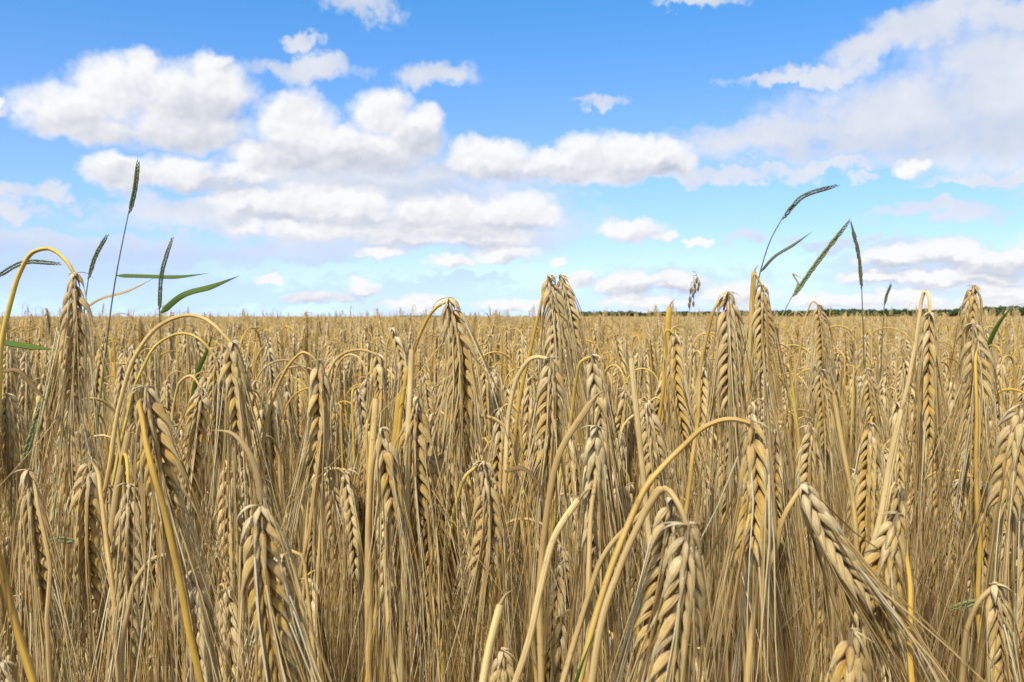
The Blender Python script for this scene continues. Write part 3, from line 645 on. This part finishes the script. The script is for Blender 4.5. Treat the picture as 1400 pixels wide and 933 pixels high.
spike_grass('short dark grass spike leaning right, left of the tallest one', [(112, 460), (117, 410), (121, 380)], [(121, 382), (130, 352), (147, 321)], .62, 8, [([(112, 425), (135, 410), (175, 398), (212, 380)], .0010, M_DRY)])
spike_grass('grass spike right of the tallest one, above a broad green leaf', [(217, 520), (219, 470), (218, 420)], [(218, 424), (221, 375), (236, 324)], .60, 8, [([(220, 428), (250, 404), (290, 392), (328, 377)], .0022, M_GREEN)])
spike_grass('dark grass spike poking in from the left edge behind the high arch', [(-60, 480), (-50, 420), (-30, 395)], [(-6, 380), (30, 360), (84, 361)], .55, 9, [([(-10, 466), (20, 471), (76, 479)], .0022, M_GREEN)])
spike_grass('arched green grass spike bowing to the right above the skyline', [(1030, 420), (1040, 370), (1055, 325), (1070, 298)], [(1070, 300), (1092, 273), (1146, 253)], .62, 9, [([(1040, 372), (1058, 352), (1085, 335), (1112, 316)], .0011, M_WEED)])
spike_grass('long pale green spike slanting to the upper right beside a thin upright one', [(1000, 600), (1030, 510), (1060, 450), (1083, 405)], [(1084, 406), (1118, 358), (1163, 300)], .60, 10, [([(1086, 402), (1091, 388), (1084, 375), (1097, 381)], .0012, M_DRY)], (0.40, 0.40, 0.16), M_PALEWEED)
spike_grass('thin upright dark spike meeting the tip of the long slanting green one', [(1183, 560), (1181, 480), (1179, 420), (1178, 392)], [(1178, 395), (1174, 350), (1163, 303)], .66, 8, [([(1196, 540), (1191, 525), (1190, 512), (1192, 498)], .0022, M_GREEN)])
spike_grass('tiny grass spike right of the thin upright one, just over the tree line', [(1206, 470), (1208, 430), (1209, 416)], [(1209, 418), (1212, 405), (1218, 389)], .8, 6)
spike_grass('green beaded spike hanging low in the crop under the high arch', [(80, 640), (86, 590), (84, 545), (76, 520)], [(70, 522), (50, 575), (30, 636)], .42, 12, (), (.3, .32, .12), M_PALEWEED)
spike_grass('green spikelets lying behind the bottom right ear', [(1400, 930), (1410, 850), (1405, 815)], [(1398, 812), (1350, 820), (1300, 832)], .36, 15, (), (.3, .32, .12), M_PALEWEED)
spike_grass('small green spikelets between the two left edge ears', [(104, 900), (106, 800), (108, 745)], [(108, 742), (88, 738), (66, 742)], .40, 14, (), (.3, .32, .12), M_PALEWEED)
def lone_blade(label, pts, d, hw, below, mat=None, name='grass_blade', cat='grass blade', group='wild grasses standing above the crop'):
    p = [at(x, y, d) for x, y in pts]; e = (p[0] - p[1]) * [1, 1, 0]; base = np.array([p[0][0] + e[0], p[0][1], 0.0])
    root = root_at(name, base)
    q = stem_path([base, base + [0, 0, p[0][2] * .6], p[0] + e * .5 - [0, 0, .05], *p], 60); t = np.linspace(0, 1, 60); ra = hw * np.clip(np.minimum(.5 + t, (1 - t) * 7), 0.02, 1)
    mb = MB(); tube(mb, q - base, ra, ra * .12 + .0001, 8, ref=(.5, -.8, .2)); part('leaf', mb.mesh('leaf', [mat or M_GREEN]), root)
    tag(root, label, cat, group)
lone_blade('fresh green blade rising from the bottom edge right of the centre', [(785, 940), (797, 905), (812, 866)], .2, .0016, 780)
lone_blade('narrow green blade against the dark tree line at the right edge', [(1352, 470), (1364, 445), (1386, 416)], .75, .0032, 1345)
lone_blade('soft green blade deep in the crop under the nested arches', [(270, 510), (283, 480), (292, 452)], .8, .002, 262)
# the wild oat
q0 = [at(x, y, 1.1) for x, y in ((938, 500), (940, 450), (946, 405), (950, 386))]
fo = smooth_path(down_to_ground(q0, 1.1, None), 90); ob = fo[0].copy(); ob[2] = 0
oat = root_at('wild_oat', ob); mb = MB(); tube(mb, fo - ob, np.linspace(.0014, .0004, 90), sides=6); part('stem', mb.mesh('stem', [M_STEM]), oat, (.34, .24, .12))
mb = MB(); rg = np.random.default_rng(5)
for (x, y) in ((953, 386), (956, 391), (949, 393), (945, 400), (947, 406), (943, 412), (951, 400), (942, 420), (948, 418), (955, 397)):
    a = at(x, y - 7, 1.1); b_ = at(x + rg.normal(0, 1.5), y + 3, 1.1)
    tube(mb, smooth_path([a - ob, (a + b_) / 2 - ob, b_ - ob], 7), np.array([.1, .6, .95, 1, .8, .4, .05]) * .0017, sides=6, rnd=rg.random())
    tube(mb, smooth_path([at(947, y - 14, 1.1) - ob, at((x + 947) / 2, y - 14, 1.1) - ob, a - ob], 6), np.full(6, .0003), sides=4)
part('spikelets', mb.mesh('spikelets', [M_OAT]), oat)
tag(oat, 'reddish brown wild oat panicle poking above the skyline right of the centre', 'wild oat')

# ---------------------------------------------------------------- the setting
def mat_soil():
    m, t = new_mat('soil'); k = NT(t); tc_ = k.n('ShaderNodeTexCoord').outputs['Object']
    a = k.noise(tc_, 9.0, 6.0, .65); b = k.noise(tc_, 90.0, 4.0)
    col = k.ramp(a, [(.3, (.055, .036, .021)), (.6, (.12, .083, .048)), (.8, (.26, .19, .10))])
    k.finish(k.scale(col, k.math('MULTIPLY_ADD', b, .8, .6)), .9, .2, 0, b, .8, .01); return m
mb = MB(); R0 = 4000.0
xs = np.array([-R0, -60, -8, 8, 60, R0])
g = np.zeros((2, 6, 6, 3))
me = bpy.data.meshes.new('ground'); vs = [(x, y, 0) for y in xs for x in xs]
me.from_pydata(vs, [], [(j * 6 + i, j * 6 + i + 1, j * 6 + i + 7, j * 6 + i + 6) for j in range(5) for i in range(5)]); me.materials.append(mat_soil())
go = bpy.data.objects.new('ground', me); COL.objects.link(go); tag(go, 'brown soil under the crop', None, None, 'structure')

# far woodland: crowns made of many small leaf clumps
def mat_wood():
    m, t = new_mat('far_foliage'); k = NT(t); r = k.attr('rnd'); o = k.n('ShaderNodeTexCoord').outputs['Object']
    n1 = k.noise(o, .12, 4.0)
    col = k.ramp(r, [(0, (.030, .050, .026)), (.6, (.045, .080, .030)), (1, (.085, .120, .042))])
    k.finish(k.scale(col, k.math('MULTIPLY_ADD', n1, 1.2, .4)), .8, .1); return m
rg = np.random.default_rng(77); mb = MB(); D0 = 700.0
def crown_row(x0, x1, d, hpx, step):
    for px in np.arange(x0, x1, step):
        dd = d + rg.uniform(-25, 25); c = at(px + rg.normal(0, step * .3), 434, dd)
        h = (hpx + rg.normal(0, hpx * .10)) * dd / F_PX + CAM_Z; wdt = h * rg.uniform(.45, .8)
        K = 110; u = unit(rg.normal(0, 1, (K, 3))); rad = rg.uniform(.45, 1, K)[:, None]
        cc = np.array([c[0], c[1], h * .55]) + u * rad * np.array([wdt, wdt, h * .42])
        cc[:, 2] = np.clip(cc[:, 2], .5, None)
        sz = rg.uniform(.5, 1.25, K) * h * .15
        P = np.zeros((K, 3, 5, 3)); a = np.linspace(0, 2 * np.pi, 5, endpoint=False)
        rot = unit(rg.normal(0, 1, (K, 3))); v1 = unit(np.cross(rot, rg.normal(0, 1, (K, 3)))); v2 = np.cross(rot, v1)
        for i, (z, r) in enumerate(((-.8, .15), (0, 1), (.8, .15))):
            P[:, i] = cc[:, None] + sz[:, None, None] * (rot[:, None] * z + r * (v1[:, None] * np.cos(a)[None, :, None] + v2[:, None] * np.sin(a)[None, :, None]))
        mb.grid(P, np.linspace(0, 1, 6), np.linspace(0, 1, 3), rg.random(K))
        tube(mb, np.array([[c[0], c[1], 0], [c[0], c[1], h * .5]]), np.array([.35, .2]), sides=5, rnd=0.0)
crown_row(786, 1010, 1000, 7.5, 3.2); crown_row(1000, 1150, 900, 8.5, 3.0); crown_row(1120, 1330, 800, 10, 3.2); crown_row(1310, 1500, 700, 13.5, 4.0); crown_row(1500, 2300, 700, 14, 6)
crown_row(545, 640, 1000, 2.6, 3.0); crown_row(640, 790, 1100, 1.6, 4.0); crown_row(-500, 300, 1100, 1.5, 9.0)
wo = bpy.data.objects.new('woodland', mb.mesh('woodland', [mat_wood()])); COL.objects.link(wo)
tag(wo, 'dark green woodland along the horizon, tallest at the right', 'woodland', None, 'stuff')

# ---------------------------------------------------------------- random stalks
def plant_curve(rng, kind, h, L):
    """centre line in the xz plane from the soil; returns stem points and ear points"""
    lean = RAD(rng.uniform(1, 9)); the = RAD({'arch': rng.uniform(160, 188), 'kink': rng.uniform(165, 184), 'loose': rng.uniform(145, 168), 'up': rng.uniform(118, 140)}[kind])
    Rr = {'arch': rng.uniform(.009, .020), 'kink': rng.uniform(.0025, .006), 'loose': rng.uniform(.022, .038), 'up': rng.uniform(.03, .06)}[kind]
    arc = Rr * (the - lean); Ls = h - Rr
    ds = .002; n = int((Ls + arc) / ds); s = np.arange(n) * ds
    th = np.where(s < Ls, lean * (s / Ls), lean + (the - lean) * np.clip((s - Ls) / arc, 0, 1))
    x = np.cumsum(np.sin(th)) * ds; z = np.cumsum(np.cos(th)) * ds
    y = .006 * np.sin(s * rng.uniform(4, 9) + rng.uniform(0, 6)); y -= y[0]
    st = np.stack([x, y, z], 1); st -= st[0]; st[:, 2] *= h / st[:, 2].max()
    t2 = the + np.linspace(0, rng.uniform(-.15, .2), 24) * (1 if the < 3.1 else -1); e = np.stack([np.cumsum(np.sin(t2)), np.zeros(24), np.cumsum(np.cos(t2))], 1) * L / 23
    e = np.vstack([[0, 0, 0], e[:-1]]) + st[-1]
    return st, e
def variant(seed, lod, kind, h=.9, leafy=True, awn_keep=1.0):
    rng = np.random.default_rng(seed); L = rng.uniform(.046, .076)
    st, e = plant_curve(rng, kind, h, L); yaw = rng.uniform(0, 2 * np.pi)
    full = stem_path(st, {2: 90, 1: 50, 0: 18}[lod]); s = arclen(full); tn = s[-1] - s
    r = np.interp(tn, [0, .012, .05, .2, .6], [.00062, .0007, .0009, .00112, .0016])
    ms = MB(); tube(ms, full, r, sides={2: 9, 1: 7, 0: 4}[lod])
    ear, aw = make_ear(L, lod, rng, lat=rng.uniform(.55, 1.0), awn=rng.uniform(.095, .125), splay=rng.uniform(.8, 1.8), awn_keep=awn_keep, sc=rng.uniform(.92, 1.15))
    f = (math.cos(yaw), math.sin(yaw), .1)
    for m in (ear, aw): bend(m, e, f, .17)
    lv = None
    if leafy:
        lv = MB()
        for q in range(1):
            z0 = h * rng.uniform(.45, .76); i = int(np.argmin(abs(full[:, 2] - z0) + (s > s[-1] - .1) * 9)); p = full[i]; a = rng.uniform(0, 2 * np.pi)
            dx = np.array([math.cos(a), math.sin(a), 0]); ll = rng.uniform(.07, .16)
            pts = [p, p + dx * ll * .25 + [0, 0, ll * .35], p + dx * ll * .5 + [0, 0, ll * .30], p + dx * ll * .62 + [0, 0, -ll * .1], p + dx * ll * .55 + [0, 0, -ll * .6]]
            pth = smooth_path(pts, 26 if lod else 9); t = np.linspace(0, 1, len(pth)); ra = rng.uniform(.0018, .0036) * np.clip(np.minimum(t * 9 + .4, (1 - t) * 2.5 + .03), 0, 1)
            tube(lv, pth, ra, ra * .10 + .0001, 6 if lod else 4, ref=(math.sin(a), -math.cos(a), .3), rnd=rng.random())
    return ms, ear, aw, lv
KINDS = 2 * ['arch', 'kink', 'kink', 'kink', 'loose', 'kink', 'arch', 'kink', 'kink', 'arch', 'kink', 'arch', 'up', 'kink']
# individuals: twenty-eight stalks built with their parts, then copied
NV = 28
protos = []
for q in range(NV):
    ms, ear, aw, lv = variant(300 + q, 1, KINDS[q], leafy=(q % 2 == 0), awn_keep=.8)
    protos.append((ms.mesh('stem', [M_STEM]), ear.mesh('ear', [M_EAR]), aw.mesh('awns', [M_AWN]), lv.mesh('leaf', [M_DRY]) if lv else None))
rg = np.random.default_rng(2024)
def crop_points(r0, r1, dens, half, mind=0):
    """even random scatter in a fan ahead of the camera, past the field's near edge"""
    n = int(dens * half * (r1 ** 2 - r0 ** 2)); r = np.sqrt(rg.uniform(r0 ** 2, r1 ** 2, n)); a = rg.uniform(-half, half, n)
    return np.stack([r * np.sin(a), r * np.cos(a)], 1)
pts = crop_points(.44, 1.75, 520, RAD(36))
vis = []
for x, y in pts:
    px = 700 + F_PX * x / y
    hz = min(float(rg.normal(.948 - .05 * max(0, .8 - y) / .36, .028)), CAM_Z - .012 - .06 * max(0, .8 - y))
    ok = -30 < px < 1430
    vis.append((ok, math.hypot(x, y), x, y, hz))
vis.sort(key=lambda v: (not v[0], v[1]))
indiv = vis[:130]; rest = vis[130:]
for q in range(112):                    # shorter stalks filling the front between the tall ones
    y = rg.uniform(.35, .66); px = -10 + 1420 * ((q * .618) % 1); ptop = rg.uniform(560, 860) - (y - .33) * 300
    p = at(px, ptop, y); indiv.append((True, y, p[0], p[1], p[2]))
STC = ['gold', 'ochre', 'straw', 'straw', 'pale', 'tan', 'olive', 'straw', 'ochre', 'grey']
DESC = {'arch': 'round hooked', 'kink': 'sharply folded', 'loose': 'loosely bowed', 'up': 'half upright'}
CW = {'gold': 'bright golden', 'ochre': 'ochre', 'straw': 'straw', 'pale': 'pale', 'tan': 'brownish', 'olive': 'greenish', 'grey': 'greyish'}
ORD = ['', 'second ', 'third ', 'fourth ', 'fifth ', 'sixth ', 'seventh ', 'eighth ', 'ninth ', 'tenth ', 'eleventh ', 'twelfth ']
used = {}
for q, (ok, dist, x, y, hz) in enumerate(indiv):
    v = int(rg.integers(0, NV))
    while (y < .95 and KINDS[v] in ('loose', 'up')) or (KINDS[v] == 'loose' and rg.random() < .5): v = int(rg.integers(0, NV))
    rz = rg.uniform(0, 2 * np.pi); sc = hz / .9
    c = STC[int(rg.integers(0, len(STC)))]
    ro = root_at('barley_stalk', (x, y, 0)); ro.rotation_euler = (RAD(rg.normal(0, 2)), RAD(rg.normal(0, 2)), rz); ro.scale = (1, 1, sc)
    me_s, me_e, me_a, me_l = protos[v]
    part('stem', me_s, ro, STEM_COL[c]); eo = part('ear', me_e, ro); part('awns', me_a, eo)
    if me_l: part('leaf', me_l, ro)
    ex, ey = to_px(np.array([x, y, hz - .03]))
    bx, by, nm = min(LANDMARKS, key=lambda l: (l[0] - ex) ** 2 + ((l[1] - ey) * 1.0) ** 2)
    side_ = 'right of' if ex >= bx else 'left of'
    lev = 'above' if ey < by - 25 else 'below' if ey > by + 60 else 'beside'
    key = (CW[c], DESC[KINDS[v]], side_, lev, nm); k_ = used.get(key, 0); used[key] = k_ + 1
    place = f"{'up ' if lev == 'above' else 'down ' if lev == 'below' else ''}{side_} {nm}"
    words_ = f"{ORD[min(k_, 11)]}{CW[c]} {DESC[KINDS[v]]} stalk {place}".split()
    tag(ro, ' '.join(words_ if len(words_) <= 16 else words_[:-1]).replace(' of the the ', ' of the '), 'barley stalk', GROUP)

# everything else of the field: one object
def source(name, mbs, mats):
    b = MB()
    for i, m in enumerate(mbs):
        if m is None: continue
        for a in range(len(m.v)):
            b.v.append(m.v[a]); b.f.append(m.f[a] - 0 + 0); b.uv.append(m.uv[a]); b.r.append(m.r[a]); b.mi.append(np.full(len(m.f[a]), i))
        for a in range(len(m.f)): b.f[len(b.f) - len(m.f) + a] = m.f[a] + b.n
        b.n += m.n
    o = bpy.data.objects.new(name, b.mesh(name, mats)); return o
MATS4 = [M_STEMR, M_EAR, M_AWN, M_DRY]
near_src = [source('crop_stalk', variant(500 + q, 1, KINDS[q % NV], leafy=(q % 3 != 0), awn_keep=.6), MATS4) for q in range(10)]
def far_clump(seed, lod, area, count, keep):
    rng = np.random.default_rng(seed); parts_ = [MB(), MB(), MB(), MB()]
    for q in range(count):
        mbs = variant(int(rng.integers(1e6)), lod, KINDS[int(rng.integers(0, NV))], h=rng.normal(.945, .038), leafy=rng.random() < .3, awn_keep=keep)
        a = rng.uniform(0, 2 * np.pi); R = np.array([[math.cos(a), math.sin(a), 0], [-math.sin(a), math.cos(a), 0], [0, 0, 1]]); off = np.array([*(rng.uniform(-area / 2, area / 2, 2)), 0])
        for i, m in enumerate(mbs):
            if m is None: continue
            for z in range(len(m.v)):
                parts_[i].v.append(m.v[z] @ R + off); parts_[i].f.append(m.f[z] + parts_[i].n); parts_[i].uv.append(m.uv[z]); parts_[i].r.append((m.r[z] + rng.random()) % 1.0)
            parts_[i].n += m.n
    return source('crop_clump', parts_, MATS4)
mid_src = [far_clump(900 + q, 0, .34, 30, .55) for q in range(5)]
far_src = [far_clump(950 + q, 0, 1.1, 110, .22) for q in range(4)]

def field_modifier():
    def gi(): pass
    g = bpy.data.node_groups.new('crop_scatter', 'GeometryNodeTree')
    g.interface.new_socket('Geometry', in_out='INPUT', socket_type='NodeSocketGeometry'); g.interface.new_socket('Geometry', in_out='OUTPUT', socket_type='NodeSocketGeometry')
    N, Lk = g.nodes, g.links; i_ = N.new('NodeGroupInput'); o_ = N.new('NodeGroupOutput'); jn = N.new('GeometryNodeJoinGeometry')
    def named(nm, dt):
        a = N.new('GeometryNodeInputNamedAttribute'); a.data_type = dt; a.inputs[0].default_value = nm; return [s for s in a.outputs if s.enabled][0]
    rot = named('rotv', 'FLOAT_VECTOR'); scl = named('sclv', 'FLOAT_VECTOR'); kind = named('kindi', 'INT')
    for ki, o in enumerate(near_src + mid_src + far_src):
        oi = N.new('GeometryNodeObjectInfo'); oi.inputs['Object'].default_value = o; oi.inputs['As Instance'].default_value = True
        cp = N.new('FunctionNodeCompare'); cp.data_type = 'INT'; cp.operation = 'EQUAL'
        ins = [s for s in cp.inputs if s.enabled]; Lk.new(kind, ins[0]); ins[1].default_value = ki
        ip = N.new('GeometryNodeInstanceOnPoints'); Lk.new(i_.outputs[0], ip.inputs['Points']); Lk.new(cp.outputs[0], ip.inputs['Selection']); Lk.new(oi.outputs['Geometry'], ip.inputs['Instance'])
        e = N.new('FunctionNodeEulerToRotation'); Lk.new(rot, e.inputs[0]); Lk.new(e.outputs[0], ip.inputs['Rotation']); Lk.new(scl, ip.inputs['Scale'])
        Lk.new(ip.outputs[0], jn.inputs[0])
    Lk.new(jn.outputs[0], o_.inputs[0]); return g
P_, R_, S_, K_ = [], [], [], []
def put(x, y, kind, tz, sx=1.0):
    P_.append((x, y, 0)); R_.append((rg.normal(0, .035), rg.normal(0, .035), rg.uniform(0, 6.283))); S_.append((sx, sx, tz)); K_.append(kind)
for ok, dist, x, y, hz in rest: put(x, y, int(rg.integers(0, 10)), hz / .9)
for x, y in crop_points(1.75, 3.6, 420, RAD(42)): put(x, y, int(rg.integers(0, 10)), min(rg.normal(.950, .032), 1.02) / .9)
for sgn in (-1, 1):                      # the crop beside the photographer, outside the frame
    for _ in range(260):
        a = sgn * rg.uniform(RAD(38), RAD(85)); r = math.sqrt(rg.uniform(.35 ** 2, 1.7 ** 2))
        if r * math.cos(a) > .22 and abs(math.degrees(a)) > 37: put(r * math.sin(a), r * math.cos(a), int(rg.integers(0, 10)), min(rg.normal(.9, .03), .95) / .9)
for x, y in crop_points(3.5, 12, 11, RAD(42)): put(x, y, 10 + int(rg.integers(0, 5)), min(rg.normal(1.0, .012), 1.03))
r = 11.6; HALF = RAD(40)
while r < 260:
    st_ = 1.0 if r < 40 else 1.0 * (r / 40) ** 1.0
    for a in np.arange(-HALF, HALF, st_ / r):
        aa = a + rg.uniform(-.5, .5) * st_ / r; rr = r + rg.uniform(-.5, .5) * st_
        put(rr * math.sin(aa), rr * math.cos(aa), 15 + int(rg.integers(0, 4)), min(rg.normal(1.0, .012), 1.03), max(1.0, st_))
    r += .95 * st_
me = bpy.data.meshes.new('barley_crop'); me.from_pydata(P_, [], [])
for nm, dt, dat in (('rotv', 'FLOAT_VECTOR', R_), ('sclv', 'FLOAT_VECTOR', S_)):
    a = me.attributes.new(nm, dt, 'POINT'); a.data.foreach_set('vector', np.array(dat, np.float32).ravel())
a = me.attributes.new('kindi', 'INT', 'POINT'); a.data.foreach_set('value', np.array(K_, np.int32))
crop = bpy.data.objects.new('barley_crop', me); COL.objects.link(crop)
crop.modifiers.new('scatter', 'NODES').node_group = field_modifier()
tag(crop, 'dense ripe barley field running back to the horizon', 'barley field', None, 'stuff')

# beyond that the crop is seen edge on: a rough canopy of ears
def mat_canopy():
    m, t = new_mat('far_crop'); k = NT(t); o = k.n('ShaderNodeTexCoord').outputs['Object']
    n1 = k.noise(o, 1.1, 5.0, .7); n2 = k.noise(o, .03, 3.0)
    col = k.ramp(n1, [(.3, (.30, .18, .055)), (.5, (.48, .32, .11)), (.72, (.62, .44, .19))])
    k.finish(k.scale(col, k.math('MULTIPLY_ADD', n2, .5, .75)), .8, .2); return m
rr = np.concatenate([np.geomspace(30, 900, 260)]); aa = np.linspace(-RAD(42), RAD(42), 500)
z = .885 + rg.normal(0, .02, (260, 500)) + (rr[:, None] > 200) * .05
V_ = np.stack([rr[:, None] * np.sin(aa)[None], rr[:, None] * np.cos(aa)[None], z], -1).reshape(-1, 3)
ii = np.arange(259)[:, None] * 500 + np.arange(499)[None]
F_ = np.stack([ii, ii + 1, ii + 501, ii + 500], -1).reshape(-1, 4)
me = bpy.data.meshes.new('far_field'); me.vertices.add(len(V_)); me.vertices.foreach_set('co', V_.astype(np.float32).ravel())
me.loops.add(F_.size); me.loops.foreach_set('vertex_index', F_.astype(np.int32).ravel()); me.polygons.add(len(F_)); me.polygons.foreach_set('loop_start', np.arange(0, F_.size, 4, dtype=np.int32)); me.update(calc_edges=True)
me.materials.append(mat_canopy()); ff = bpy.data.objects.new('far_field', me); COL.objects.link(ff)
tag(ff, 'far part of the barley field seen edge on below the horizon', 'barley field', None, 'stuff')
